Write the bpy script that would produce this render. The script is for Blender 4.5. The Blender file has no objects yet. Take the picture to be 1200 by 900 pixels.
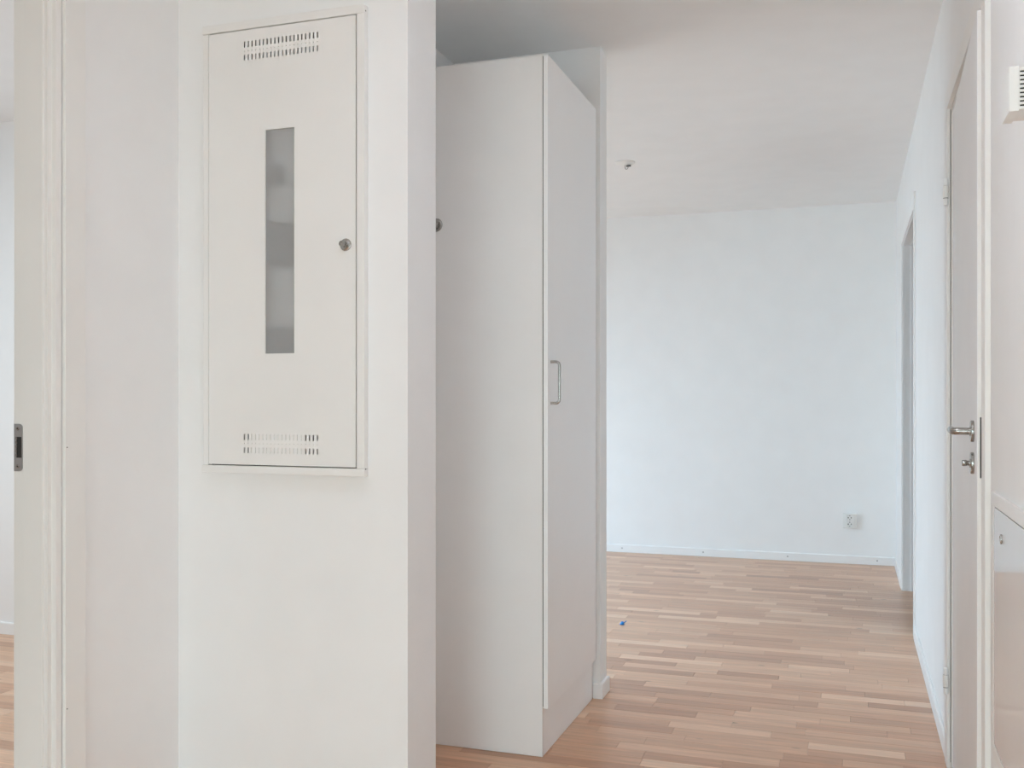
import bpy, bmesh, math, random
from mathutils import Vector, Matrix

random.seed(7)
C = bpy.context.scene.collection
PI = math.pi

# ------------------------------------------------------------------ camera
EYE = 1.156
YAW = 0.329
F_PX = 1162.0
cam_data = bpy.data.cameras.new('camera')
cam_data.sensor_width = 36.0
cam_data.lens = 36.0 * F_PX / 1200.0
cam_data.shift_y = 16.5 / 1200.0
cam_data.clip_start = 0.02
cam = bpy.data.objects.new('camera', cam_data)
cam.location = (0, 0, EYE)
cam.rotation_euler = (PI / 2, 0, YAW)
C.objects.link(cam)
bpy.context.scene.camera = cam

# ------------------------------------------------------------------ world, lights, exposure
world = bpy.data.worlds.new('overcast_sky')
bpy.context.scene.world = world
world.use_nodes = True
bg = world.node_tree.nodes['Background']
bg.inputs['Color'].default_value = (0.80, 0.90, 1.0, 1)
bg.inputs['Strength'].default_value = 0.08

def area_light(name, loc, rot, sx, sy, power, col):
    l = bpy.data.lights.new(name, 'AREA')
    l.shape = 'RECTANGLE'
    l.size = sx
    l.size_y = sy
    l.energy = power
    l.color = col
    o = bpy.data.objects.new(name, l)
    o.location = loc
    o.rotation_euler = rot
    C.objects.link(o)
    return o

# daylight through the windows (sky light, leaning towards the floor), plus an added side fill and an unseen hall uplight
def rgb_light(name, loc, rot, sx, sy, rgb):
    m = max(rgb)
    return area_light(name, loc, rot, sx, sy, m, tuple(c / m for c in rgb))
rgb_light('daylight_living_room', (-4.10, 4.90, 1.20), (0, math.radians(-25), 0), 1.2, 1.6, (58, 89, 116))
rgb_light('daylight_bedroom', (-4.75, 1.90, 1.50), (0, math.radians(-70), 0), 1.5, 2.0, (33, 41, 46))
rgb_light('daylight_hall', (-0.60, -2.90, 1.10), (math.radians(30), 0, 0), 1.6, 1.5, (66, 89, 96))
rgb_light('added_side_fill', (2.25, -1.05, 0.85), (0, PI / 2, 0), 1.1, 2.2, (13, 16, 18))  # added fill at an invented side window, for faces turned right
rgb_light('added_hall_uplight', (-0.35, 1.50, 2.28), (0, PI, 0), 0.3, 0.3, (8.6, 9.2, 10.6))  # unseen lamp added to brighten the hall, facing up, without a fitting

vs = bpy.context.scene.view_settings
vs.view_transform = 'Standard'
vs.look = 'None'
vs.gamma = 1.0
vs.use_curve_mapping = False
vs.exposure = 0.06
cyc = bpy.context.scene.cycles
cyc.max_bounces = 14
cyc.diffuse_bounces = 10
cyc.glossy_bounces = 5
cyc.transmission_bounces = 6

# ------------------------------------------------------------------ materials
def new_mat(name):
    m = bpy.data.materials.new(name)
    m.use_nodes = True
    return m, m.node_tree, m.node_tree.nodes['Principled BSDF']

def painted(name, col, rough=0.6, var=0.012, scale=6.0, bump=0.02, bscale=220.0, spec=0.4):
    m, nt, b = new_mat(name)
    geo = nt.nodes.new('ShaderNodeNewGeometry')
    n = nt.nodes.new('ShaderNodeTexNoise')
    n.inputs['Scale'].default_value = scale
    n.inputs['Detail'].default_value = 3
    nt.links.new(geo.outputs['Position'], n.inputs['Vector'])
    r = nt.nodes.new('ShaderNodeValToRGB')
    r.color_ramp.elements[0].position = 0.3
    r.color_ramp.elements[1].position = 0.7
    r.color_ramp.elements[0].color = tuple(c * (1 - var) for c in col) + (1,)
    r.color_ramp.elements[1].color = tuple(min(1, c * (1 + var)) for c in col) + (1,)
    nt.links.new(n.outputs['Fac'], r.inputs['Fac'])
    nt.links.new(r.outputs['Color'], b.inputs['Base Color'])
    b.inputs['Roughness'].default_value = rough
    b.inputs['Specular IOR Level'].default_value = spec
    if bump:
        n2 = nt.nodes.new('ShaderNodeTexNoise')
        n2.inputs['Scale'].default_value = bscale
        n2.inputs['Detail'].default_value = 2
        nt.links.new(geo.outputs['Position'], n2.inputs['Vector'])
        bp = nt.nodes.new('ShaderNodeBump')
        bp.inputs['Strength'].default_value = bump
        bp.inputs['Distance'].default_value = 0.002
        nt.links.new(n2.outputs['Fac'], bp.inputs['Height'])
        nt.links.new(bp.outputs['Normal'], b.inputs['Normal'])
    return m

def metal(name, col, rough):
    m, nt, b = new_mat(name)
    b.inputs['Metallic'].default_value = 1.0
    b.inputs['Base Color'].default_value = (*col, 1)
    geo = nt.nodes.new('ShaderNodeNewGeometry')
    n = nt.nodes.new('ShaderNodeTexNoise')
    n.inputs['Scale'].default_value = 400
    mr = nt.nodes.new('ShaderNodeMapRange')
    mr.inputs['To Min'].default_value = rough * 0.85
    mr.inputs['To Max'].default_value = rough * 1.15
    nt.links.new(geo.outputs['Position'], n.inputs['Vector'])
    nt.links.new(n.outputs['Fac'], mr.inputs['Value'])
    nt.links.new(mr.outputs['Result'], b.inputs['Roughness'])
    return m

WALL = painted('wall_paint', (0.885, 0.885, 0.88), 0.75, bump=0.05, spec=0.25)
CEIL = painted('ceiling_paint', (0.87, 0.87, 0.87), 0.9, bump=0.05, spec=0.2)
TRIM = painted('trim_paint', (0.88, 0.88, 0.875), 0.4, bump=0.01)
CREAM = painted('frame_paint', (0.86, 0.85, 0.825), 0.38, bump=0.01)
DOORM = painted('door_paint', (0.86, 0.865, 0.87), 0.45, bump=0.01)
STEELW = painted('powder_coat_white', (0.86, 0.85, 0.83), 0.42, bump=0.03, bscale=500)
MELAM = painted('wardrobe_melamine', (0.87, 0.865, 0.855), 0.35, bump=0.02, bscale=350)
WLIFT = painted('wardrobe_front_lifted', (0.93, 0.935, 0.94), 0.35, bump=0.01)  # front tone whiter than the melamine, lifted to make up for missing light
GLOSS = painted('gloss_white_enamel', (0.76, 0.76, 0.76), 0.045, bump=0, spec=0.55)
PLAST = painted('white_plastic', (0.84, 0.84, 0.82), 0.35, bump=0)
DARK = painted('dark_shade_and_fittings', (0.035, 0.033, 0.03), 0.8, bump=0)  # near-black for painted shade in gaps and holes, also small dark fittings
INNER = painted('cabinet_inside_grey', (0.88, 0.88, 0.88), 0.7, bump=0)
METER = painted('meter_grey_plastic', (0.06, 0.062, 0.065), 0.5, bump=0)
STEEL = metal('brushed_steel', (0.43, 0.42, 0.40), 0.27)
ZINC = metal('zinc_plate', (0.50, 0.50, 0.50), 0.42)
BLUE = painted('blue_plastic', (0.02, 0.28, 0.75), 0.4, bump=0)
SUB = painted('subfloor_dark', (0.10, 0.065, 0.045), 0.9, bump=0)

def frosted_mat():
    m, nt, b = new_mat('frosted_pane')
    b.inputs['Base Color'].default_value = (0.88, 0.88, 0.885, 1)
    b.inputs['Roughness'].default_value = 0.26
    b.inputs['IOR'].default_value = 1.3
    b.inputs['Transmission Weight'].default_value = 0.72
    geo = nt.nodes.new('ShaderNodeNewGeometry')
    n = nt.nodes.new('ShaderNodeTexNoise')
    n.inputs['Scale'].default_value = 900
    bp = nt.nodes.new('ShaderNodeBump')
    bp.inputs['Strength'].default_value = 0.1
    bp.inputs['Distance'].default_value = 0.001
    nt.links.new(geo.outputs['Position'], n.inputs['Vector'])
    nt.links.new(n.outputs['Fac'], bp.inputs['Height'])
    nt.links.new(bp.outputs['Normal'], b.inputs['Normal'])
    return m
FROST = frosted_mat()

def glass_mat():
    m, nt, b = new_mat('window_glass')
    b.inputs['Base Color'].default_value = (1, 1, 1, 1)
    b.inputs['Roughness'].default_value = 0.0
    b.inputs['IOR'].default_value = 1.45
    b.inputs['Transmission Weight'].default_value = 1.0
    return m
GLASS = glass_mat()

def oak_mat():
    """Varnished oak strips: each strip gets its own tone, grain runs along X."""
    m, nt, b = new_mat('varnished_oak')
    N, L = nt.nodes, nt.links
    geo = N.new('ShaderNodeNewGeometry')
    oi = N.new('ShaderNodeObjectInfo')
    add = N.new('ShaderNodeMath'); add.operation = 'ADD'
    L.new(geo.outputs['Random Per Island'], add.inputs[0])
    L.new(oi.outputs['Random'], add.inputs[1])
    fr = N.new('ShaderNodeMath'); fr.operation = 'FRACT'
    L.new(add.outputs[0], fr.inputs[0])
    rnd = fr.outputs[0]
    # per strip offset of the grain
    mul = N.new('ShaderNodeMath'); mul.operation = 'MULTIPLY'; mul.inputs[1].default_value = 57.0
    L.new(rnd, mul.inputs[0])
    comb = N.new('ShaderNodeCombineXYZ')
    L.new(mul.outputs[0], comb.inputs[0]); L.new(mul.outputs[0], comb.inputs[2])
    va = N.new('ShaderNodeVectorMath'); va.operation = 'ADD'
    L.new(geo.outputs['Position'], va.inputs[0]); L.new(comb.outputs[0], va.inputs[1])
    sc = N.new('ShaderNodeVectorMath'); sc.operation = 'MULTIPLY'
    sc.inputs[1].default_value = (1.6, 26.0, 1.0)
    L.new(va.outputs[0], sc.inputs[0])
    g1 = N.new('ShaderNodeTexNoise'); g1.inputs['Scale'].default_value = 2.2; g1.inputs['Detail'].default_value = 6; g1.inputs['Roughness'].default_value = 0.62; g1.inputs['Distortion'].default_value = 0.6
    L.new(sc.outputs[0], g1.inputs['Vector'])
    sc2 = N.new('ShaderNodeVectorMath'); sc2.operation = 'MULTIPLY'; sc2.inputs[1].default_value = (6.0, 240.0, 1.0)
    L.new(va.outputs[0], sc2.inputs[0])
    g2 = N.new('ShaderNodeTexNoise'); g2.inputs['Scale'].default_value = 1.6; g2.inputs['Detail'].default_value = 3
    L.new(sc2.outputs[0], g2.inputs['Vector'])
    tone = N.new('ShaderNodeValToRGB')
    cr = tone.color_ramp
    cr.elements[0].position = 0.0; cr.elements[0].color = (0.515, 0.276, 0.168, 1)
    cr.elements[1].position = 1.0; cr.elements[1].color = (0.851, 0.592, 0.421, 1)
    for p, c in ((0.12, (0.616, 0.344, 0.211)), (0.35, (0.672, 0.398, 0.249)), (0.6, (0.706, 0.436, 0.280)), (0.88, (0.762, 0.485, 0.323))):
        e = cr.elements.new(p); e.color = (*c, 1)
    L.new(rnd, tone.inputs['Fac'])
    gr = N.new('ShaderNodeMapRange'); gr.inputs['From Min'].default_value = 0.28; gr.inputs['From Max'].default_value = 0.72; gr.inputs['To Min'].default_value = 0.80; gr.inputs['To Max'].default_value = 1.13
    L.new(g1.outputs['Fac'], gr.inputs['Value'])
    gr2 = N.new('ShaderNodeMapRange'); gr2.inputs['From Min'].default_value = 0.3; gr2.inputs['From Max'].default_value = 0.7; gr2.inputs['To Min'].default_value = 0.93; gr2.inputs['To Max'].default_value = 1.05
    L.new(g2.outputs['Fac'], gr2.inputs['Value'])
    mm = N.new('ShaderNodeMath'); mm.operation = 'MULTIPLY'
    L.new(gr.outputs[0], mm.inputs[0]); L.new(gr2.outputs[0], mm.inputs[1])
    # small knots
    sc3 = N.new('ShaderNodeVectorMath'); sc3.operation = 'MULTIPLY'; sc3.inputs[1].default_value = (2.0, 4.6, 1.0)
    L.new(va.outputs[0], sc3.inputs[0])
    vo = N.new('ShaderNodeTexVoronoi'); vo.inputs['Scale'].default_value = 1.5
    L.new(sc3.outputs[0], vo.inputs['Vector'])
    kn = N.new('ShaderNodeMapRange'); kn.inputs['From Min'].default_value = 0.015; kn.inputs['From Max'].default_value = 0.07; kn.inputs['To Min'].default_value = 0.45; kn.inputs['To Max'].default_value = 1.0
    L.new(vo.outputs['Distance'], kn.inputs['Value'])
    m3 = N.new('ShaderNodeMath'); m3.operation = 'MULTIPLY'
    L.new(mm.outputs[0], m3.inputs[0]); L.new(kn.outputs[0], m3.inputs[1])
    vm = N.new('ShaderNodeVectorMath'); vm.operation = 'SCALE'
    L.new(tone.outputs['Color'], vm.inputs[0]); L.new(m3.outputs[0], vm.inputs['Scale'])
    L.new(vm.outputs[0], b.inputs['Base Color'])
    ro = N.new('ShaderNodeMapRange'); ro.inputs['To Min'].default_value = 0.24; ro.inputs['To Max'].default_value = 0.36
    L.new(g1.outputs['Fac'], ro.inputs['Value']); L.new(ro.outputs[0], b.inputs['Roughness'])
    bp = N.new('ShaderNodeBump'); bp.inputs['Strength'].default_value = 0.12; bp.inputs['Distance'].default_value = 0.001
    L.new(g2.outputs['Fac'], bp.inputs['Height']); L.new(bp.outputs['Normal'], b.inputs['Normal'])
    return m
OAK = oak_mat()

# ------------------------------------------------------------------ mesh helpers
def box(bm, x0, x1, y0, y1, z0, z1):
    v = [bm.verts.new((x, y, z)) for z in (z0, z1) for y in (y0, y1) for x in (x0, x1)]
    for f in ((0, 2, 3, 1), (4, 5, 7, 6), (0, 1, 5, 4), (2, 6, 7, 3), (0, 4, 6, 2), (1, 3, 7, 5)):
        bm.faces.new([v[i] for i in f])
    return v

def frame_of(d):
    d = Vector(d).normalized()
    a = Vector((0, 0, 1)) if abs(d.z) < 0.9 else Vector((1, 0, 0))
    u = d.cross(a).normalized()
    return u, d.cross(u).normalized()

def lathe(bm, base, axis, prof, seg=28):
    """prof: list of (radius, distance along axis); caps where radius is 0."""
    base, axis = Vector(base), Vector(axis).normalized()
    u, w = frame_of(axis)
    rings = []
    for r, h in prof:
        c = base + axis * h
        if r < 1e-7:
            rings.append([bm.verts.new(c)])
        else:
            rings.append([bm.verts.new(c + (u * math.cos(2 * PI * k / seg) + w * math.sin(2 * PI * k / seg)) * r) for k in range(seg)])
    for a, b in zip(rings, rings[1:]):
        for k in range(seg):
            k2 = (k + 1) % seg
            if len(a) == 1:
                bm.faces.new((a[0], b[k], b[k2]))
            elif len(b) == 1:
                bm.faces.new((a[k], b[0], a[k2]))
            else:
                bm.faces.new((a[k], b[k], b[k2], a[k2]))

def tube(bm, pts, r, seg=14):
    pts = [Vector(p) for p in pts]
    prev = None
    ref = None
    for i, p in enumerate(pts):
        d = (pts[min(i + 1, len(pts) - 1)] - pts[max(i - 1, 0)]).normalized()
        if ref is None:
            ref = frame_of(d)[0]
        u = (ref - d * ref.dot(d)).normalized()
        ref = u
        w = d.cross(u)
        ring = [bm.verts.new(p + (u * math.cos(2 * PI * k / seg) + w * math.sin(2 * PI * k / seg)) * r) for k in range(seg)]
        if prev:
            for k in range(seg):
                bm.faces.new((prev[k], prev[(k + 1) % seg], ring[(k + 1) % seg], ring[k]))
        else:
            bm.faces.new(ring)
        prev = ring
    bm.faces.new(prev)

def plate(bm, u0, u1, z0, z1, t0, t1, holes, axis='y'):
    """A slab with rectangular holes; lies in the u-z plane, thickness t0..t1 along `axis`."""
    us = sorted({u0, u1, *[h[0] for h in holes], *[h[1] for h in holes]})
    zs = sorted({z0, z1, *[h[2] for h in holes], *[h[3] for h in holes]})
    def solid(i, j):
        if i < 0 or j < 0 or i >= len(us) - 1 or j >= len(zs) - 1:
            return False
        uc, zc = (us[i] + us[i + 1]) / 2, (zs[j] + zs[j + 1]) / 2
        return not any(h[0] < uc < h[1] and h[2] < zc < h[3] for h in holes)
    cache = {}
    def V(i, j, t):
        k = (i, j, t)
        if k not in cache:
            p = (us[i], t, zs[j]) if axis == 'y' else (t, us[i], zs[j])
            cache[k] = bm.verts.new(p)
        return cache[k]
    for i in range(len(us) - 1):
        for j in range(len(zs) - 1):
            if not solid(i, j):
                continue
            for t in (t0, t1):
                bm.faces.new([V(i, j, t), V(i + 1, j, t), V(i + 1, j + 1, t), V(i, j + 1, t)])
            if not solid(i - 1, j): bm.faces.new([V(i, j, t0), V(i, j, t1), V(i, j + 1, t1), V(i, j + 1, t0)])
            if not solid(i + 1, j): bm.faces.new([V(i + 1, j, t0), V(i + 1, j, t1), V(i + 1, j + 1, t1), V(i + 1, j + 1, t0)])
            if not solid(i, j - 1): bm.faces.new([V(i, j, t0), V(i, j, t1), V(i + 1, j, t1), V(i + 1, j, t0)])
            if not solid(i, j + 1): bm.faces.new([V(i, j + 1, t0), V(i, j + 1, t1), V(i + 1, j + 1, t1), V(i + 1, j + 1, t0)])

def prism(bm, poly, z0, z1):
    """Vertical extrusion of an xy polygon."""
    a = [bm.verts.new((x, y, z0)) for x, y in poly]
    b = [bm.verts.new((x, y, z1)) for x, y in poly]
    bm.faces.new(a); bm.faces.new(b)
    n = len(poly)
    for i in range(n):
        bm.faces.new((a[i], a[(i + 1) % n], b[(i + 1) % n], b[i]))

def obj(name, build, mat, parent=None, bevel=0.0, smooth=False, segs=2):
    bm = bmesh.new()
    build(bm)
    bmesh.ops.recalc_face_normals(bm, faces=bm.faces)
    me = bpy.data.meshes.new(name)
    bm.to_mesh(me)
    bm.free()
    if smooth:
        for p in me.polygons:
            p.use_smooth = True
        try:
            me.set_sharp_from_angle(angle=math.radians(38))
        except Exception:
            pass
    me.materials.append(mat)
    o = bpy.data.objects.new(name, me)
    C.objects.link(o)
    if parent:
        o.parent = parent
    if bevel:
        md = o.modifiers.new('bevel', 'BEVEL')
        md.width = bevel
        md.segments = segs
        md.limit_method = 'ANGLE'
        md.angle_limit = math.radians(40)
    return o

def thing(name, label, cat, kind=None, loc=(0, 0, 0)):
    o = bpy.data.objects.new(name, None)
    o.empty_display_size = 0.1
    C.objects.link(o)
    o.location = loc
    o['label'] = label
    o['category'] = cat
    if kind:
        o['kind'] = kind
    return o

def tag(o, label, cat, kind=None, group=None):
    o['label'] = label
    o['category'] = cat
    if kind: o['kind'] = kind
    if group: o['group'] = group
    return o

def keep_world(root, loc):
    """Put an Empty at the thing's base while its children keep their coordinates."""
    root.location = loc
    inv = Matrix.Translation(-Vector(loc))
    for ch in root.children:
        ch.matrix_parent_inverse = inv

# ------------------------------------------------------------------ key dimensions
H = 2.51                 # ceiling height
XR = 0.297               # right wall face
XL = -1.83               # left wall face (hall)
YP = 2.39                # wall with the meter cabinet
XP = -1.107              # end of that wall (pillar)
YPB = 2.577              # its back
XB = -1.52               # wall behind the wardrobe
YS = 3.722               # stub wall face
XS = -0.912              # stub wall end
YS2 = 3.825
YF = 7.312               # far wall
Y0 = -3.3                # wall behind the camera
XLV = -4.6               # window wall of the living room
XBD = -5.1               # window wall of the bedroom
YBD = 3.80               # far wall of the bedroom
XSR = 2.4                # outer wall of the side room
T = 0.10

# ------------------------------------------------------------------ structure: ceiling, walls
S = 'structure'
tag(obj('ceiling', lambda bm: box(bm, XBD - 0.3, XSR + 0.3, Y0 - 0.3, YF + 0.3, H, H + 0.2), CEIL),
    'plain matt white ceiling over hall and far room', 'ceiling', S)

# right wall with door openings
D1 = (2.498, 3.375, 0.0, 2.066)      # closet door
D2 = (5.20, 6.40, 0.0, 2.085)        # open doorway
tag(obj('wall_right', lambda bm: plate(bm, 1.55, YF, 0, H, XR, XR + T, [D1, D2], 'x'), WALL),
    'long white wall along the right side with two door openings', 'wall', S)
tag(obj('wall_far', lambda bm: box(bm, XLV - T, XSR, YF, YF + 0.15, 0, H), WALL),
    'bare white far wall with the power outlet near its right end', 'wall', S)
tag(obj('wall_stub', lambda bm: box(bm, XB - 0.02, XS, YS, YS2, 0, H), WALL),
    'short white wall end projecting just past the wardrobe', 'wall', S)
tag(obj('wall_alcove', lambda bm: box(bm, XB - T, XB, YPB - 0.02, YS + 0.05, 0, H), WALL),
    'white wall behind the wardrobe, seen only above its top', 'wall', S)
tag(obj('wall_meter', lambda bm: plate(bm, XL - 0.12, XP, 0, H, YP, YPB, [(-1.715, -1.240, 0.965, 2.185)], 'y'), WALL),
    'white wall with free right end that carries the meter cabinet', 'wall', S)
D3 = (1.05, 1.955, 0.0, 2.20)
tag(obj('wall_left', lambda bm: plate(bm, Y0, YP, 0, H, XL - T, XL, [D3], 'x'), WALL),
    'narrow white wall between the left doorway and the meter wall', 'wall', S)
tag(obj('wall_bedroom_far', lambda bm: plate(bm, XBD, XB - 0.02, 0, H, YBD, YS2 + 0.06, [], 'y'), WALL),
    'white wall seen through the left doorway at the photo edge', 'wall', S)
# enclosing walls outside the frame
W1 = (4.35, 6.70, 0.6, 2.3)
tag(obj('wall_living_window', lambda bm: plate(bm, YBD, YF, 0, H, XLV - 0.25, XLV, [W1], 'x'), WALL),
    'white outer wall of the far room with its window', 'wall', S)
W2 = (0.85, 2.95, 0.65, 2.25)
tag(obj('wall_bedroom_window', lambda bm: plate(bm, Y0, YBD, 0, H, XBD - 0.25, XBD, [W2], 'x'), WALL),
    'white outer wall of the left room with its window', 'wall', S)
W3 = (-1.45, 0.25, 0.25, 2.3)
tag(obj('wall_rear', lambda bm: plate(bm, XBD, XSR, 0, H, Y0 - 0.25, Y0, [W3], 'y'), WALL),
    'white wall behind the camera with a tall window', 'wall', S)
W4 = (-2.3, 0.2, 0.3, 2.25)  # opening added to let side light into the hall
tag(obj('wall_side_added_window', lambda bm: plate(bm, Y0, YF, 0, H, XSR, XSR + 0.25, [W4], 'x'), WALL),
    'white outer wall to the right of the camera with a wide window added for side light', 'wall', S)
tag(obj('wall_side_cross', lambda bm: box(bm, XR + T, XSR, 1.55, 1.65, 0, H), WALL),
    'white cross wall to the right of the camera', 'wall', S)

def window(n, axis, w, t0, t1, mid):
    r = thing('window_%d' % n, 'white framed %s outside the view' % mid, 'window', S)
    fw = 0.06
    obj('window_frame', lambda bm: plate(bm, w[0], w[1], w[2], w[3], t0, t1,
        [(w[0] + fw, (w[0] + w[1]) / 2 - fw / 2, w[2] + fw, w[3] - fw), ((w[0] + w[1]) / 2 + fw / 2, w[1] - fw, w[2] + fw, w[3] - fw)], axis), CREAM, r)
    tm = (t0 + t1) / 2
    for a, b in ((w[0] + fw, (w[0] + w[1]) / 2 - fw / 2), ((w[0] + w[1]) / 2 + fw / 2, w[1] - fw)):
        obj('pane', lambda bm: plate(bm, a, b, w[2] + fw, w[3] - fw, tm - 0.003, tm + 0.003, [], axis), GLASS, r)
window(1, 'x', W1, XLV - 0.20, XLV - 0.14, 'window of the far room')
window(2, 'x', W2, XBD - 0.20, XBD - 0.14, 'window of the left room')
window(4, 'x', W4, XSR + 0.14, XSR + 0.20, 'window added for side light right of the camera')
window(3, 'y', W3, Y0 - 0.20, Y0 - 0.14, 'window behind the camera')

# ------------------------------------------------------------------ floor with oak strips
floor = obj('floor', lambda bm: box(bm, XBD - 0.3, XSR + 0.3, Y0 - 0.3, YF + 0.3, -0.12, -0.011), SUB)
tag(floor, 'oak strip parquet floor running through hall and far room', 'floor', S)

def project(x, y, z=0.0):
    d = -x * math.sin(YAW) + y * math.cos(YAW)
    r = x * math.cos(YAW) + y * math.sin(YAW)
    if d < 0.1:
        return None
    return 600 + F_PX * r / d, 466.5 - F_PX * (z - EYE) / d, d

def seen(x, y):
    p = project(x, y)
    if not p or p[0] > 1125 or p[1] > 906 or p[0] < -2:
        return False
    if p[0] < 20:
        return x < XL and y < YBD
    if p[0] < 511:
        return False
    if y < YS:
        return x > -0.945 or y < 3.06
    return p[0] > 700

SW = 0.0655
lens = [0.18, 0.25, 0.30, 0.35, 0.40, 0.45, 0.52, 0.60]
strips = []
areas = [(XBD, XSR, 0.2, YF)]
y = YF - 0.008
row = 0
rr = random.Random(11)
while y > 0.6:
    x = XLV - 0.5 + rr.uniform(-0.3, 0)
    xmax = XR + 0.10
    while x < xmax:
        k = rr.randrange(len(lens))
        L_ = lens[k]
        if x + L_ > xmax - 0.02 and x < xmax:
            pass
        strips.append((k, x, y - SW))
        x += L_ + 0.0006
    y -= SW + 0.0005
    row += 1

def strip_geom(bm, x0, y0, L_, z=0.0):
    w, c, dz = SW, 0.0007, 0.0006
    a = [bm.verts.new(p) for p in ((x0, y0, z - 0.010), (x0 + L_, y0, z - 0.010), (x0 + L_, y0 + w, z - 0.010), (x0, y0 + w, z - 0.010))]
    b = [bm.verts.new(p) for p in ((x0, y0, z - dz), (x0 + L_, y0, z - dz), (x0 + L_, y0 + w, z - dz), (x0, y0 + w, z - dz))]
    t = [bm.verts.new(p) for p in ((x0 + c, y0 + c, z), (x0 + L_ - c, y0 + c, z), (x0 + L_ - c, y0 + w - c, z), (x0 + c, y0 + w - c, z))]
    bm.faces.new(a[::-1]); bm.faces.new(t)
    for i in range(4):
        j = (i + 1) % 4
        bm.faces.new((a[i], a[j], b[j], b[i]))
        bm.faces.new((b[i], b[j], t[j], t[i]))

meshes = []
for k, L_ in enumerate(lens):
    bm = bmesh.new()
    strip_geom(bm, 0, 0, L_)
    me = bpy.data.meshes.new('floor_strip')
    bm.to_mesh(me); bm.free()
    me.materials.append(OAK)
    meshes.append(me)

cand = []
for i, (k, x, y_) in enumerate(strips):
    n = sum(seen(x + lens[k] * f, y_ + SW / 2) for f in (0.05, 0.3, 0.5, 0.7, 0.95))
    if n:
        p = project(x + lens[k] / 2, y_ + SW / 2)
        cand.append((n / 5 * lens[k] / p[2] ** 3, i))
cand.sort(reverse=True)
single = {i for _, i in cand[:298]}
far_bm = bmesh.new()
hid_bm = bmesh.new()
for i, (k, x, y_) in enumerate(strips):
    z = rr.uniform(-0.00025, 0.0)
    if i in single:
        o = bpy.data.objects.new('floor_strip', meshes[k])
        o.location = (x, y_, z)
        o.parent = floor
        C.objects.link(o)
    else:
        strip_geom(far_bm, x, y_, lens[k], z)
me = bpy.data.meshes.new('floor_strips')
far_bm.to_mesh(me); far_bm.free()
me.materials.append(OAK)
o = bpy.data.objects.new('floor_strips', me)
o.parent = floor
o['kind'] = 'stuff'
C.objects.link(o)
# the rest of the hall and side room floor, never in view
o = obj('floor_strips', lambda bm: (box(bm, XLV - 0.5, XR + 0.1, Y0, y - 0.001, -0.011, 0), box(bm, XR + 0.62, XSR, Y0, YF, -0.011, 0)), OAK, floor)
o['kind'] = 'stuff'

# ------------------------------------------------------------------ baseboards
BH = 0.058
def bb_profile(bm, p0, p1, nrm, h=BH, t=0.011):
    """Baseboard from p0 to p1 along the wall, body thickness t towards nrm, rounded top edge."""
    p0, p1, n = Vector((*p0, 0)), Vector((*p1, 0)), Vector((*nrm, 0))
    prof = [(0, 0.0005), (t, 0.0005), (t, h - 0.005), (t - 0.0015, h - 0.0015), (t - 0.005, h), (0, h)]
    rings = [[bm.verts.new(p + n * a + Vector((0, 0, b))) for a, b in prof] for p in (p0, p1)]
    m = len(prof)
    for r in rings: bm.faces.new(r)
    for i in range(m):
        bm.faces.new((rings[0][i], rings[0][(i + 1) % m], rings[1][(i + 1) % m], rings[1][i]))

b = obj('baseboard_far', lambda bm: bb_profile(bm, (XLV, YF), (XR, YF), (0, -1)), TRIM)
tag(b, 'low white baseboard along the far wall with small screws', 'baseboard', S)
def on_far(px):
    r = (px - 600) / F_PX
    c, s = math.cos(YAW), math.sin(YAW)
    return (r * c - s) / (c + r * s) * (YF - 0.011)
for px in (729, 824, 923, 1028):
    x = on_far(px)
    obj('screw', lambda bm: lathe(bm, (x, YF - 0.011, 0.031), (0, -1, 0), [(0.006, 0), (0.0055, 0.0012), (0.0026, 0.0013), (0.002, 0.0003), (0, 0.0003)], 12), ZINC, b)

b = obj('baseboard_right', lambda bm: (bb_profile(bm, (XR, D2[1] + 0.065), (XR, YF - 0.011), (-1, 0))), TRIM)
tag(b, 'short white baseboard between the open doorway and the far corner', 'baseboard', S)
b = obj('baseboard_right_mid', lambda bm: (bb_profile(bm, (XR, 3.442), (XR, D2[0] - 0.065), (-1, 0))), TRIM)
tag(b, 'white baseboard between the closed door and the open doorway', 'baseboard', S)
# added strip marking the dark gap between this bowed board and the wall
obj('gap_line_strip', lambda bm: box(bm, XR - 0.0065, XR - 0.0002, 3.445, D2[0] - 0.32, BH + 0.0002, BH + 0.0065), TRIM, b, bevel=0.0008)
b = obj('baseboard_right_near', lambda bm: (bb_profile(bm, (XR, 1.55), (XR, 2.438), (-1, 0))), TRIM)
tag(b, 'white baseboard under the glossy hatch on the right', 'baseboard', S)

# stub wall baseboard wraps the wall end
def stub_bb(bm):
    t = 0.011
    prof = [(0, 0.0005), (t, 0.0005), (t, BH - 0.005), (t - 0.0015, BH - 0.0015), (t - 0.005, BH), (0, BH)]
    path = [((-0.9375, YS), (0, -1)), ((XS, YS), (1, -1)), ((XS, YS2), (1, 1)), ((XB, YS2), (0, 1))]
    rings = [[bm.verts.new((p[0] + n[0] * a, p[1] + n[1] * a, z)) for a, z in prof] for p, n in path]
    m = len(prof)
    bm.faces.new(rings[0]); bm.faces.new(rings[-1])
    for r, q in zip(rings, rings[1:]):
        for i in range(m):
            bm.faces.new((r[i], r[(i + 1) % m], q[(i + 1) % m], q[i]))
b = obj('baseboard_stub', stub_bb, TRIM)
tag(b, 'white baseboard wrapped around the wall end beside the wardrobe', 'baseboard', S)
b = obj('baseboard_bedroom', lambda bm: bb_profile(bm, (XBD, YBD), (XL - T - 0.001, YBD), (0, -1)), TRIM)
tag(b, 'white baseboard seen through the left doorway', 'baseboard', S)
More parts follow.
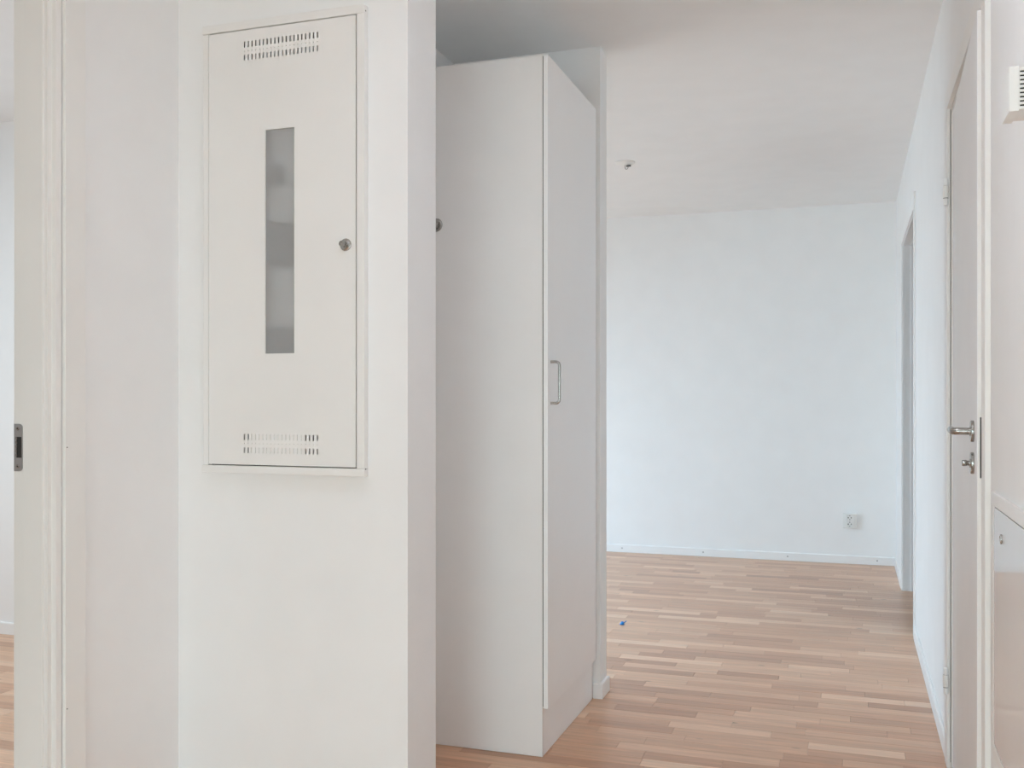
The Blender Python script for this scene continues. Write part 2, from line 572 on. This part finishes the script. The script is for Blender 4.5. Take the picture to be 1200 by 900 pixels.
b = obj('baseboard_meter', lambda bm: (bb_profile(bm, (XL + 0.0005, YP), (XP, YP), (0, -1)), bb_profile(bm, (XP, YP - 0.011), (XP, YPB), (1, 0))), TRIM)
tag(b, 'white baseboard at the foot of the meter wall', 'baseboard', S)
b = obj('baseboard_left', lambda bm: bb_profile(bm, (XL, 2.02), (XL, YP - 0.012), (1, 0)), TRIM)
tag(b, 'white baseboard at the foot of the narrow left wall', 'baseboard', S)

# ------------------------------------------------------------------ door_1: closet door on the right, slightly ajar
d1 = thing('door_1', 'pale grey flush door with steel handle, slightly ajar, on the right', 'door', S)
XF = 0.284               # frame front
def d1_frame(bm):
    # U-shaped frame projecting 13 mm from the wall, extruded over the wall thickness
    for a, b_ in ((D1[0] - 0.058, D1[0] + 0.004), (D1[1] - 0.004, D1[1] + 0.062)):
        box(bm, XF, XR - 0.0002, a, b_, 0.0005, D1[3] + 0.055)
    box(bm, XF, XR - 0.0002, D1[0] + 0.004, D1[1] - 0.004, D1[3] - 0.006, D1[3] + 0.055)
    box(bm, XR, XR + T, D1[0] + 0.0003, D1[0] + 0.012, 0.0005, D1[3] - 0.012)
    box(bm, XR, XR + T, D1[1] - 0.012, D1[1] - 0.0003, 0.0005, D1[3] - 0.012)
    box(bm, XR, XR + T, D1[0] + 0.0003, D1[1] - 0.0003, D1[3] - 0.012, D1[3] - 0.0003)
obj('door_frame', d1_frame, CREAM, d1, bevel=0.0012)
obj('rebate_shade_strip', lambda bm: box(bm, XR - 0.0022, XR - 0.0010, D1[1] - 0.0052, D1[1] - 0.0041, 0.02, D1[3] - 0.01), DARK, d1)  # dark strip painted in for the shade between frame and leaf
# the leaf turns on its hinge edge by about a degree
HY = D1[1] - 0.014
HX = 0.3010
LW = 0.858
LA = math.asin((HX - 0.2750) / LW)
def leafm(lx, ly):
    """local leaf coords (lx: out of hall face into wall, ly: distance from hinge) -> world"""
    return HX + lx * math.cos(LA) - ly * math.sin(LA), HY - ly * math.cos(LA) - lx * math.sin(LA)
def d1_leaf(bm):
    p = [leafm(0, 0), leafm(0, LW), leafm(0.038, LW), leafm(0.038, 0)]
    prism(bm, p, 0.008, 2.048)
leaf = obj('leaf', d1_leaf, DOORM, d1, bevel=0.0025, segs=3)
# edge band of the leaf towards the camera, cream like the frame
def d1_edge(bm):
    p = [leafm(0.0015, LW + 0.0006), leafm(0.0365, LW + 0.0006), leafm(0.0365, LW + 0.0001), leafm(0.0015, LW + 0.0001)]
    prism(bm, p, 0.010, 2.046)
o = obj('edge_band', d1_edge, CREAM, leaf)
o['label'] = 'cream edge band of the door leaf'
# lock forend in the edge
def d1_forend(bm):
    p = [leafm(0.0065, LW + 0.0014), leafm(0.0265, LW + 0.0014), leafm(0.0265, LW + 0.0004), leafm(0.0065, LW + 0.0004)]
    prism(bm, p, 0.972, 1.112)
obj('lock_forend', d1_forend, DARK, leaf)
# lever handle: rosette, neck, grip pointing to the hinges
hx, hy = leafm(0, LW - 0.087)
out = Vector((-math.cos(LA), math.sin(LA), 0)).normalized()
alongv = Vector((math.sin(LA), math.cos(LA), 0)).normalized()
ros = [(0, 0), (0.0255, 0), (0.0258, 0.002), (0.0255, 0.006), (0.0238, 0.0075), (0.011, 0.0075), (0.0105, 0.009), (0, 0.009)]
hb = Vector((hx, hy, 1.077))
tb = Vector((hx, hy, 1.001))
obj('rosette', lambda bm: lathe(bm, hb, out, ros, 32), STEEL, leaf, smooth=True)
def lever(bm):
    pts = [hb + out * 0.0075, hb + out * 0.030]
    R_ = 0.010
    c = hb + out * 0.034 + alongv * R_
    for k in range(0, 7):
        a = PI / 2 * k / 6
        pts.append(c + out * (R_ * math.sin(a)) - alongv * (R_ * math.cos(a)))
    pts.append(pts[-1] + alongv * 0.095)
    tube(bm, pts, 0.0088, 20)
obj('handle', lever, STEEL, leaf, smooth=True)
obj('rosette', lambda bm: lathe(bm, tb, out, ros, 32), STEEL, leaf, smooth=True)
def thumb(bm):
    lathe(bm, tb + out * 0.0085, out, [(0, 0), (0.006, 0), (0.006, 0.006), (0.0075, 0.008), (0.0075, 0.015), (0.006, 0.017), (0, 0.017)], 20)
obj('thumb_turn', thumb, STEEL, leaf, smooth=True)
# hinges
for zc in (1.800, 0.275):
    hv = (XF - 0.003, HY + 0.004)
    h = obj('hinge', lambda bm: lathe(bm, (hv[0], hv[1], zc - 0.020), (0, 0, 1), [(0, 0), (0.0085, 0), (0.009, 0.001), (0.009, 0.037), (0.0085, 0.038), (0, 0.038)], 18), CREAM, d1, smooth=True)
    for s in (-1, 1):
        z0 = zc - 0.0215 if s < 0 else zc + 0.0185
        obj('hinge_knuckle', lambda bm: lathe(bm, (hv[0], hv[1], z0), (0, 0, s), [(0, 0), (0.0072, 0), (0.0072, 0.017), (0.0058, 0.021), (0, 0.022)], 18), TRIM, h, smooth=True)
        obj('hinge_shade_disc', lambda bm: lathe(bm, (hv[0], hv[1], z0 - s * 0.0018), (0, 0, s), [(0, 0), (0.0074, 0), (0.0074, 0.002), (0, 0.002)], 12), DARK, h)  # dark disc standing in for shade between the knuckles
obj('threshold', lambda bm: box(bm, XR - 0.003, XR + T, D1[0] + 0.014, D1[1] - 0.014, 0.0005, 0.006), OAK, d1)

# ------------------------------------------------------------------ door_2: open doorway further along the right wall
d2 = thing('door_2', 'open doorway with white casing near the far right corner', 'door', S)
XC = 0.2885
def casing(bm, d, xf, xw, w, ins=0.008):
    box(bm, xf, xw, d[0] - w + ins, d[0] + ins, 0.0005, d[3] + w - ins)
    box(bm, xf, xw, d[1] - ins, d[1] + w - ins, 0.0005, d[3] + w - ins)
    box(bm, xf, xw, d[0] + ins, d[1] - ins, d[3] - ins, d[3] + w - ins)
obj('casing', lambda bm: casing(bm, D2, XC, XR - 0.0002, 0.073), TRIM, d2, bevel=0.001)
def d2_frame(bm):
    for a, b_ in ((D2[0] + 0.0003, D2[0] + 0.016), (D2[1] - 0.016, D2[1] - 0.0003)):
        box(bm, XR, XR + T, a, b_, 0.0005, D2[3] - 0.016)
    box(bm, XR, XR + T, D2[0] + 0.0003, D2[1] - 0.0003, D2[3] - 0.016, D2[3] - 0.0003)
    # door stop
    box(bm, XR + 0.045, XR + T, D2[1] - 0.022, D2[1] - 0.016, 0.0005, D2[3] - 0.022)
    box(bm, XR + 0.045, XR + T, D2[0] + 0.016, D2[0] + 0.022, 0.0005, D2[3] - 0.022)
    box(bm, XR + 0.045, XR + T, D2[0] + 0.016, D2[1] - 0.016, D2[3] - 0.022, D2[3] - 0.016)
obj('door_frame', d2_frame, DOORM, d2)
for z in (0.18, 1.92):
    obj('screw_cap', lambda bm: lathe(bm, (XR + 0.040, D2[1] - 0.016, z), (0, -1, 0), [(0.009, 0), (0.009, 0.0012), (0.007, 0.002), (0, 0.002)], 16), PLAST, d2)

# ------------------------------------------------------------------ door_3: doorway at the left edge
d3 = thing('door_3', 'white door frame with steel strike plate at the left edge', 'door', S)
# wall casing (+X facing)
o = obj('casing', lambda bm: (box(bm, XL + 0.0002, XL + 0.010, 1.945, 2.013, 0.0005, D3[3] + 0.068),
                              box(bm, XL + 0.0002, XL + 0.010, D3[0] - 0.068, D3[0] + 0.002, 0.0005, D3[3] + 0.068),
                              box(bm, XL + 0.0002, XL + 0.010, D3[0] + 0.002, 1.945, D3[3] - 0.006, D3[3] + 0.068)), CREAM, d3, bevel=0.0012)
for z in (1.035, 0.393):
    obj('nail', lambda bm: lathe(bm, (XL + 0.010, 1.951, z), (1, 0, 0), [(0.0016, 0), (0.0016, 0.0004), (0, 0.0004)], 8), DARK, d3)
XJ = -1.9436
# stepped far jamb profile in plan
jam = [(XL + 0.0003, 1.9446), (XL + 0.0003, 1.925), (-1.843, 1.925), (-1.843, 1.9117), (-1.8525, 1.9117), (-1.8525, 1.906), (-1.9125, 1.906), (-1.9125, 1.9080), (XJ, 1.9080), (XJ, 1.9446)]
obj('door_frame', lambda bm: (prism(bm, jam, 0.0005, D3[3] - 0.02), prism(bm, [(x, D3[0] + 1.9446 - yy) for x, yy in jam], 0.0005, D3[3] - 0.02),
                              box(bm, XJ, XL + 0.0003, D3[0], 1.9446, D3[3] - 0.02, D3[3] - 0.0003)), CREAM, d3, bevel=0.0012)
# strike plate on the far jamb
def strike(bm):
    x0, x1, z0, z1 = XJ + 0.002, XJ + 0.0285, 0.977, 1.093
    yf = 1.9065
    R_ = 0.010
    out_ = [(x0, z0), ]
    for k in range(7):
        a = -PI / 2 + PI / 2 * k / 6
        out_.append((x1 - R_ + R_ * math.cos(a), z0 + R_ + R_ * math.sin(a)))
    for k in range(7):
        a = PI / 2 * k / 6
        out_.append((x1 - R_ + R_ * math.cos(a), z1 - R_ + R_ * math.sin(a)))
    out_.append((x0, z1))
    a_ = [bm.verts.new((x, yf, z)) for x, z in out_]
    b_ = [bm.verts.new((x, yf + 0.0014, z)) for x, z in out_]
    bm.faces.new(a_); bm.faces.new(b_)
    n = len(out_)
    for i in range(n):
        bm.faces.new((a_[i], a_[(i + 1) % n], b_[(i + 1) % n], b_[i]))
sp = obj('strike_plate', strike, ZINC, d3)
sp['label'] = 'grey steel strike plate with latch recess and two screws'
def latch(bm):
    box(bm, XJ + 0.0105, XJ + 0.0255, 1.9061, 1.9064, 1.010, 1.061)
obj('latch_recess', latch, DARK, sp)
obj('latch_adjuster', lambda bm: [box(bm, XJ + 0.008, XJ + 0.0125, 1.9050, 1.9064, z, z + 0.0065) for z in (1.013, 1.0235, 1.0335, 1.0445, 1.0545)], STEEL, sp)
for z in (0.989, 1.081):
    obj('screw', lambda bm: lathe(bm, (XJ + 0.0135, 1.9065, z), (0, -1, 0), [(0.0048, 0), (0.0042, 0.0009), (0.0016, 0.0009), (0.0016, 0.0001), (0, 0.0001)], 16), STEEL, sp)
    obj('screw_slot', lambda bm: lathe(bm, (XJ + 0.0135, 1.9055, z), (0, -1, 0), [(0.0016, 0), (0.0016, 0.0003), (0, 0.0003)], 8), DARK, sp)

# ------------------------------------------------------------------ meter cabinet
mc = thing('meter_cabinet', 'white steel meter cabinet with narrow frosted window set in the wall', 'cabinet', loc=(0, 0, 0))
FX0, FX1, FZ0, FZ1 = -1.7330, -1.2225, 0.9465, 2.204
DX0, DX1, DZ0, DZ1 = -1.7100, -1.2485, 0.971, 2.1775
FYf, FYb = 2.3655, YP - 0.0003
def mc_frame(bm):
    g = 0.0032
    box(bm, FX0 + 0.002, DX0 - g, FYf + 0.004, FYb, DZ0 - g, DZ1 + g)
    box(bm, DX1 + g, FX1, FYf + 0.001, FYb, DZ0 - g, DZ1 + g)
    box(bm, FX0, FX1, FYf, FYb, FZ0, DZ0 - g)
    box(bm, FX0 + 0.001, FX1, FYf, FYb, DZ1 + g, FZ1)
obj('frame', mc_frame, STEELW, mc, bevel=0.0015)
for zz in (FZ0 + 0.020, FZ1 - 0.016):
    obj('rivet', lambda bm: lathe(bm, (FX1 - 0.0001, 2.374, zz), (1, 0, 0), [(0.002, 0), (0.002, 0.0008), (0, 0.0008)], 8), DARK, mc)
def mc_box(bm):
    # recessed steel box: five inner walls
    x0, x1, z0, z1, y1 = -1.7145, -1.2405, 0.9655, 2.1845, 2.54
    w = 0.002
    box(bm, x0, x1, y1, y1 + w, z0, z1)
    box(bm, x0, x0 + w, YP, y1, z0, z1)
    box(bm, x1 - w, x1, YP, y1, z0, z1)
    box(bm, x0 + w, x1 - w, YP, y1, z0, z0 + w)
    box(bm, x0 + w, x1 - w, YP, y1, z1 - w, z1)
obj('inner_box', mc_box, INNER, mc)
obj('gap_shade_plate', lambda bm: plate(bm, -1.7165, -1.2385, 0.9635, 2.1865, 2.3862, 2.3890, [(-1.690, -1.268, 0.99, 2.16)], 'y'), DARK, mc)  # near-black plate giving the groove around the door its shade
# things behind the frosted pane
obj('pane_reflector', lambda bm: box(bm, -1.66, -1.30, 2.402, 2.410, 1.18, 2.00), INNER, mc)  # light board added near the pane to brighten it and outline the meters
for mx0, mx1, my0, my1, mz0, mz1 in ((-1.60, -1.488, 2.376, 2.4015, 1.745, 1.800), (-1.60, -1.36, 2.378, 2.4015, 1.520, 1.640), (-1.60, -1.36, 2.380, 2.4015, 1.20, 1.350)):
    obj('meter', lambda bm: box(bm, mx0, mx1, my0, my1, mz0, mz1), METER, mc, bevel=0.004)
WX0, WX1, WZ0, WZ1 = -1.527, -1.434, 1.2777, 1.896
NS = 20
sx0, pitch = -1.593, 0.01207
def slot_holes(zr):
    hs = []
    for i in range(NS):
        xc = sx0 + i * pitch
        for a, b_ in zr[:2]:
            hs.append((xc - 0.0020, xc + 0.0020, a, b_))
        hs.append((xc - 0.0009, xc + 0.0009, zr[2] - 0.0009, zr[2] + 0.0009))
    return hs
TOPZ = ((2.130, 2.146), (2.094, 2.109), 2.1195)
BOTZ = ((1.040, 1.056), (1.0035, 1.019), 1.0300)
def mc_door(bm):
    plate(bm, DX0, DX1, DZ0, DZ1, 2.3665, 2.3683, [(WX0, WX1, WZ0, WZ1)] + slot_holes(TOPZ) + slot_holes(BOTZ), 'y')
    # folded rim
    r = 0.0016
    box(bm, DX0, DX0 + r, 2.3683, 2.384, DZ0, DZ1)
    box(bm, DX1 - r, DX1, 2.3683, 2.384, DZ0, DZ1)
    box(bm, DX0 + r, DX1 - r, 2.3683, 2.384, DZ0, DZ0 + r)
    box(bm, DX0 + r, DX1 - r, 2.3683, 2.384, DZ1 - r, DZ1)
door = obj('door', mc_door, STEELW, mc)
pane = obj('window_pane', lambda bm: box(bm, WX0 - 0.006, WX1 + 0.006, 2.3690, 2.3715, WZ0 - 0.006, WZ1 + 0.006), FROST, door)
pane['label'] = 'grey frosted pane with dim shapes behind'
obj('pane_lip', lambda bm: plate(bm, WX0 - 0.0009, WX1 + 0.0009, WZ0 - 0.0012, WZ1 + 0.0012, 2.3658, 2.3689, [(WX0 + 0.0009, WX1 - 0.0009, WZ0 + 0.0009, WZ1 - 0.0009)], 'y'), CREAM, door)
# lighter backing behind the middle slots of the lower grille
bx0, bx1 = sx0 + 1.5 * pitch, sx0 + 15.5 * pitch
obj('grille_backing', lambda bm: box(bm, bx0, bx1, 2.3687, 2.3700, 0.990, 1.066), STEELW, door)
lathe_prof = [(0, 0), (0.0165, 0), (0.0168, 0.001), (0.0160, 0.003), (0.0120, 0.0045), (0.0108, 0.006), (0.0108, 0.0095), (0.0098, 0.0105), (0.0062, 0.0108), (0.0062, 0.0180), (0.0080, 0.0188), (0.0080, 0.0250), (0.0072, 0.0262), (0.0040, 0.0264), (0.0036, 0.0254), (0, 0.0254)]
kb = Vector((-1.2775, 2.3665, 1.566))
lk = obj('lock_knob', lambda bm: lathe(bm, kb, (0, -1, 0), lathe_prof, 36), STEEL, door, smooth=True)
lk['label'] = 'round steel lock knob'
keep_world(mc, (-1.48, YP, 0.95))

# ------------------------------------------------------------------ wardrobe
wd = thing('wardrobe', 'tall white wardrobe with one door standing in the alcove', 'wardrobe')
WXf = -0.938            # front edge of the carcass
WY0, WY1 = 3.05, 3.705
WT = 2.261
obj('side_panel', lambda bm: box(bm, XB + 0.003, WXf, WY0, WY0 + 0.016, 0.001, WT), MELAM, wd, bevel=0.0008)
obj('side_panel', lambda bm: box(bm, XB + 0.003, WXf, WY1 - 0.016, WY1, 0.001, WT), MELAM, wd, bevel=0.0008)
obj('top_panel', lambda bm: box(bm, XB + 0.003, WXf, WY0 + 0.0163, WY1 - 0.0163, WT - 0.016, WT), MELAM, wd)
obj('back_panel', lambda bm: box(bm, XB + 0.003, XB + 0.009, WY0 + 0.0163, WY1 - 0.0163, 0.155, WT - 0.0163), MELAM, wd)
obj('bottom_panel', lambda bm: box(bm, XB + 0.010, WXf - 0.001, WY0 + 0.0163, WY1 - 0.0163, 0.155, 0.171), MELAM, wd)
o = obj('plinth', lambda bm: box(bm, WXf - 0.016, WXf - 0.0004, WY0 + 0.0163, WY1 - 0.0163, 0.001, 0.1545), WLIFT, wd)
dr = obj('door', lambda bm: box(bm, WXf + 0.0028, -0.920, WY0 + 0.0005, 3.688, 0.1575, WT - 0.0005), WLIFT, wd, bevel=0.001)
obj('door_gap_shade', lambda bm: box(bm, WXf + 0.0001, WXf + 0.0027, WY0 + 0.004, 3.684, 0.162, WT - 0.004), DARK, wd)  # dark sheet standing in for the shade in the door groove
def dhandle(bm):
    xf, yh = -0.920, WY0 + 0.034
    z0, z1, pr, R_ = 1.1395, 1.2735, 0.029, 0.012
    pts = [(xf, yh, z0), (xf + pr - R_, yh, z0)]
    for k in range(1, 7):
        a = PI / 2 * k / 6
        pts.append((xf + pr - R_ + R_ * math.sin(a), yh, z0 + R_ - R_ * math.cos(a)))
    for k in range(0, 7):
        a = PI / 2 * k / 6
        pts.append((xf + pr - R_ + R_ * math.cos(a), yh, z1 - R_ + R_ * math.sin(a)))
    pts.append((xf, yh, z1))
    tube(bm, pts, 0.0047, 14)
hd = obj('handle', dhandle, STEEL, dr, smooth=True)
hd['label'] = 'steel D-shaped bar handle'
pegp = [(0, 0), (0.022, 0), (0.0225, 0.0012), (0.0215, 0.004), (0.0195, 0.0055), (0.0165, 0.006), (0.010, 0.0065), (0.0085, 0.009), (0.0085, 0.020), (0.0150, 0.0235), (0.0158, 0.026), (0.0155, 0.031), (0.0135, 0.033), (0, 0.0335)]
pg = obj('coat_peg', lambda bm: lathe(bm, (-1.3080, WY0, 1.733), (0, -1, 0), pegp, 36), STEEL, wd, smooth=True)
pg['label'] = 'round steel peg on the side panel, half hidden by the wall'
obj('filler_strip', lambda bm: box(bm, XB + 0.003, WXf - 0.006, WY1 + 0.0003, YS - 0.0003, 0.001, WT), MELAM, wd)
keep_world(wd, ((XB + WXf) / 2, (WY0 + WY1) / 2, 0))

# ------------------------------------------------------------------ power outlet on the far wall
ol = thing('power_outlet', 'white double power outlet low on the far wall', 'outlet')
oz, ox = 0.3015, -0.005
obj('back_box', lambda bm: box(bm, ox - 0.046, ox + 0.046, YF - 0.028, YF - 0.0002, oz - 0.050, oz + 0.050), PLAST, ol, bevel=0.004, segs=3)
obj('cover_plate', lambda bm: plate(bm, ox - 0.030, ox + 0.030, oz - 0.048, oz + 0.048, YF - 0.0335, YF - 0.0283, [(ox - 0.0165, ox + 0.0165, oz + 0.005, oz + 0.040), (ox - 0.0165, ox + 0.0165, oz - 0.040, oz - 0.005)], 'y'), PLAST, ol, bevel=0.001)
for s in (-1, 1):
    zc = oz + s * 0.0225
    k = obj('socket', lambda bm: lathe(bm, (ox, YF - 0.0288, zc), (0, -1, 0), [(0.0180, 0), (0.0180, 0.0010), (0.0165, 0.0012), (0.0162, 0.0006), (0, 0.0006)], 24), PLAST, ol)
    for (dx, dz, r) in ((-0.0095, 0, 0.0042), (0.0095, 0, 0.0042), (0, 0.0135, 0.0034), (0, -0.0135, 0.0034)):
        obj('pin_hole', lambda bm: lathe(bm, (ox + dx, YF - 0.0294, zc + dz), (0, -1, 0), [(r, 0), (r, 0.0005), (0, 0.0005)], 10), DARK, k)
keep_world(ol, (ox, YF, oz - 0.05))

# ------------------------------------------------------------------ ceiling hook
ch = thing('ceiling_hook', 'white round ceiling rose with small lamp hook in the far room', 'ceiling hook')
cx, cy = -1.226, 5.60
obj('rose', lambda bm: lathe(bm, (cx, cy, H - 0.0003), (0, 0, -1), [(0.058, 0), (0.0585, 0.003), (0.054, 0.008), (0.036, 0.013), (0.010, 0.0155), (0, 0.0155)], 32), PLAST, ch, smooth=True)
def hook(bm):
    pts = [(cx, cy, H - 0.014), (cx, cy, H - 0.026)]
    for k in range(0, 10):
        a = PI * 1.35 * k / 9
        pts.append((cx + 0.009 - 0.009 * math.cos(a), cy, H - 0.030 - 0.010 * math.sin(a)))
    tube(bm, pts, 0.0022, 8)
obj('hook', hook, ZINC, ch, smooth=True)
obj('terminal_block', lambda bm: box(bm, cx + 0.008, cx + 0.034, cy - 0.006, cy + 0.006, H - 0.0255, H - 0.0185), METER, ch, bevel=0.001)
keep_world(ch, (cx, cy, H))

# ------------------------------------------------------------------ glossy hatch on the right wall
ht = thing('access_hatch', 'glossy white access hatch with round knob low on the right wall', 'hatch')
HY1, HZ0, HZ1 = 2.373, 0.392, 0.954
HY0 = 1.72
hf = 0.2885
obj('frame', lambda bm: plate(bm, HY0, HY1, HZ0, HZ1, hf, XR - 0.0002, [(HY0 + 0.028, HY1 - 0.028 - 0.014, HZ0 + 0.0255, HZ1 - 0.0275)], 'x'), STEELW, ht, bevel=0.0008)
dy0, dy1, dz0, dz1 = HY0 + 0.0305, HY1 - 0.0445, HZ0 + 0.028, HZ1 - 0.030
hd2 = obj('door', lambda bm: box(bm, hf + 0.0005, XR - 0.0005, dy0, dy1, dz0, dz1), GLOSS, ht, bevel=0.0012)
obj('gap_shade_plate', lambda bm: plate(bm, HY0 + 0.0282, HY1 - 0.0422, HZ0 + 0.0257, HZ1 - 0.0277, XR - 0.0018, XR - 0.0004, [(dy0 + 0.0001, dy1 - 0.0001, dz0 + 0.0001, dz1 - 0.0001)], 'x'), DARK, ht)  # dark ring painted in for the shade around the hatch door
kn = obj('knob', lambda bm: lathe(bm, (hf + 0.0004, 2.214, 0.871), (-1, 0, 0), [(0, 0), (0.0098, 0), (0.0100, 0.0010), (0.0095, 0.0028), (0.0070, 0.0034), (0.0062, 0.0022), (0, 0.0022)], 26), STEEL, hd2, smooth=True)
keep_world(ht, (XR, (HY0 + HY1) / 2, HZ0))

# ------------------------------------------------------------------ vented box high on the right wall
vb = thing('wall_vent_box', 'small white slotted box high on the wall at the right edge', 'vent')
VY0, VY1 = 1.70, 1.776
def shell(bm):
    x0, x1 = 0.232, 0.2465
    pts = [(x0, VY1 + 0.0), (x0, VY0), (x1, VY0), (x1, VY1 + 0.0)]
    prism(bm, pts, 1.599, 1.669)
obj('front_cover', shell, PLAST, vb, bevel=0.0012)
def body(bm):
    # a slightly smaller body behind the cover whose side carries the slots
    holes = [(0.2474, 0.2566, 1.6065 + i * 0.00655, 1.6092 + i * 0.00655) for i in range(9)]
    plate(bm, 0.2466, XR - 0.0005, 1.602, 1.6665, VY0 + 0.001, VY0 + 0.003, holes, 'y')
    box(bm, 0.2466, XR - 0.0005, VY1 - 0.004, VY1 - 0.002, 1.602, 1.6665)
    box(bm, 0.2466, XR - 0.0005, VY0 + 0.003, VY1 - 0.004, 1.6645, 1.6665)
    box(bm, 0.2466, XR - 0.0005, VY0 + 0.003, VY1 - 0.004, 1.602, 1.604)
obj('slotted_body', body, PLAST, vb)
obj('slot_shade_sheet', lambda bm: box(bm, 0.2468, XR - 0.001, VY0 + 0.008, VY0 + 0.010, 1.6042, 1.6643), DARK, vb)  # near-black sheet standing in for the shade inside the slots
keep_world(vb, (XR, (VY0 + VY1) / 2, 1.60))

# ------------------------------------------------------------------ scrap of blue plastic on the floor
def scrap(bm):
    rs = random.Random(3)
    lathe(bm, (0, 0, 0), (0, 0, 1), [(0, 0), (0.010, 0.0), (0.013, 0.004), (0.011, 0.010), (0.005, 0.015), (0, 0.015)], 9)
    for v in bm.verts:
        v.co.x += rs.uniform(-0.003, 0.003); v.co.y += rs.uniform(-0.003, 0.003)
        if v.co.z > 0.003: v.co.z += rs.uniform(-0.003, 0.003)
    tube(bm, [(0.006, 0, 0.006), (0.014, 0.004, 0.013), (0.020, 0.012, 0.017)], 0.0022, 6)
o = tag(obj('plastic_scrap', scrap, BLUE), 'tiny blue plastic scrap lying on the parquet near the wall end', 'scrap')
def floor_pt(px, py):
    d = EYE * F_PX / (py - 466.5)
    r = (px - 600) / F_PX * d
    return r * math.cos(YAW) - d * math.sin(YAW), r * math.sin(YAW) + d * math.cos(YAW)
fx, fy = floor_pt(729, 732)
o.location = (fx, fy, 0.0005)
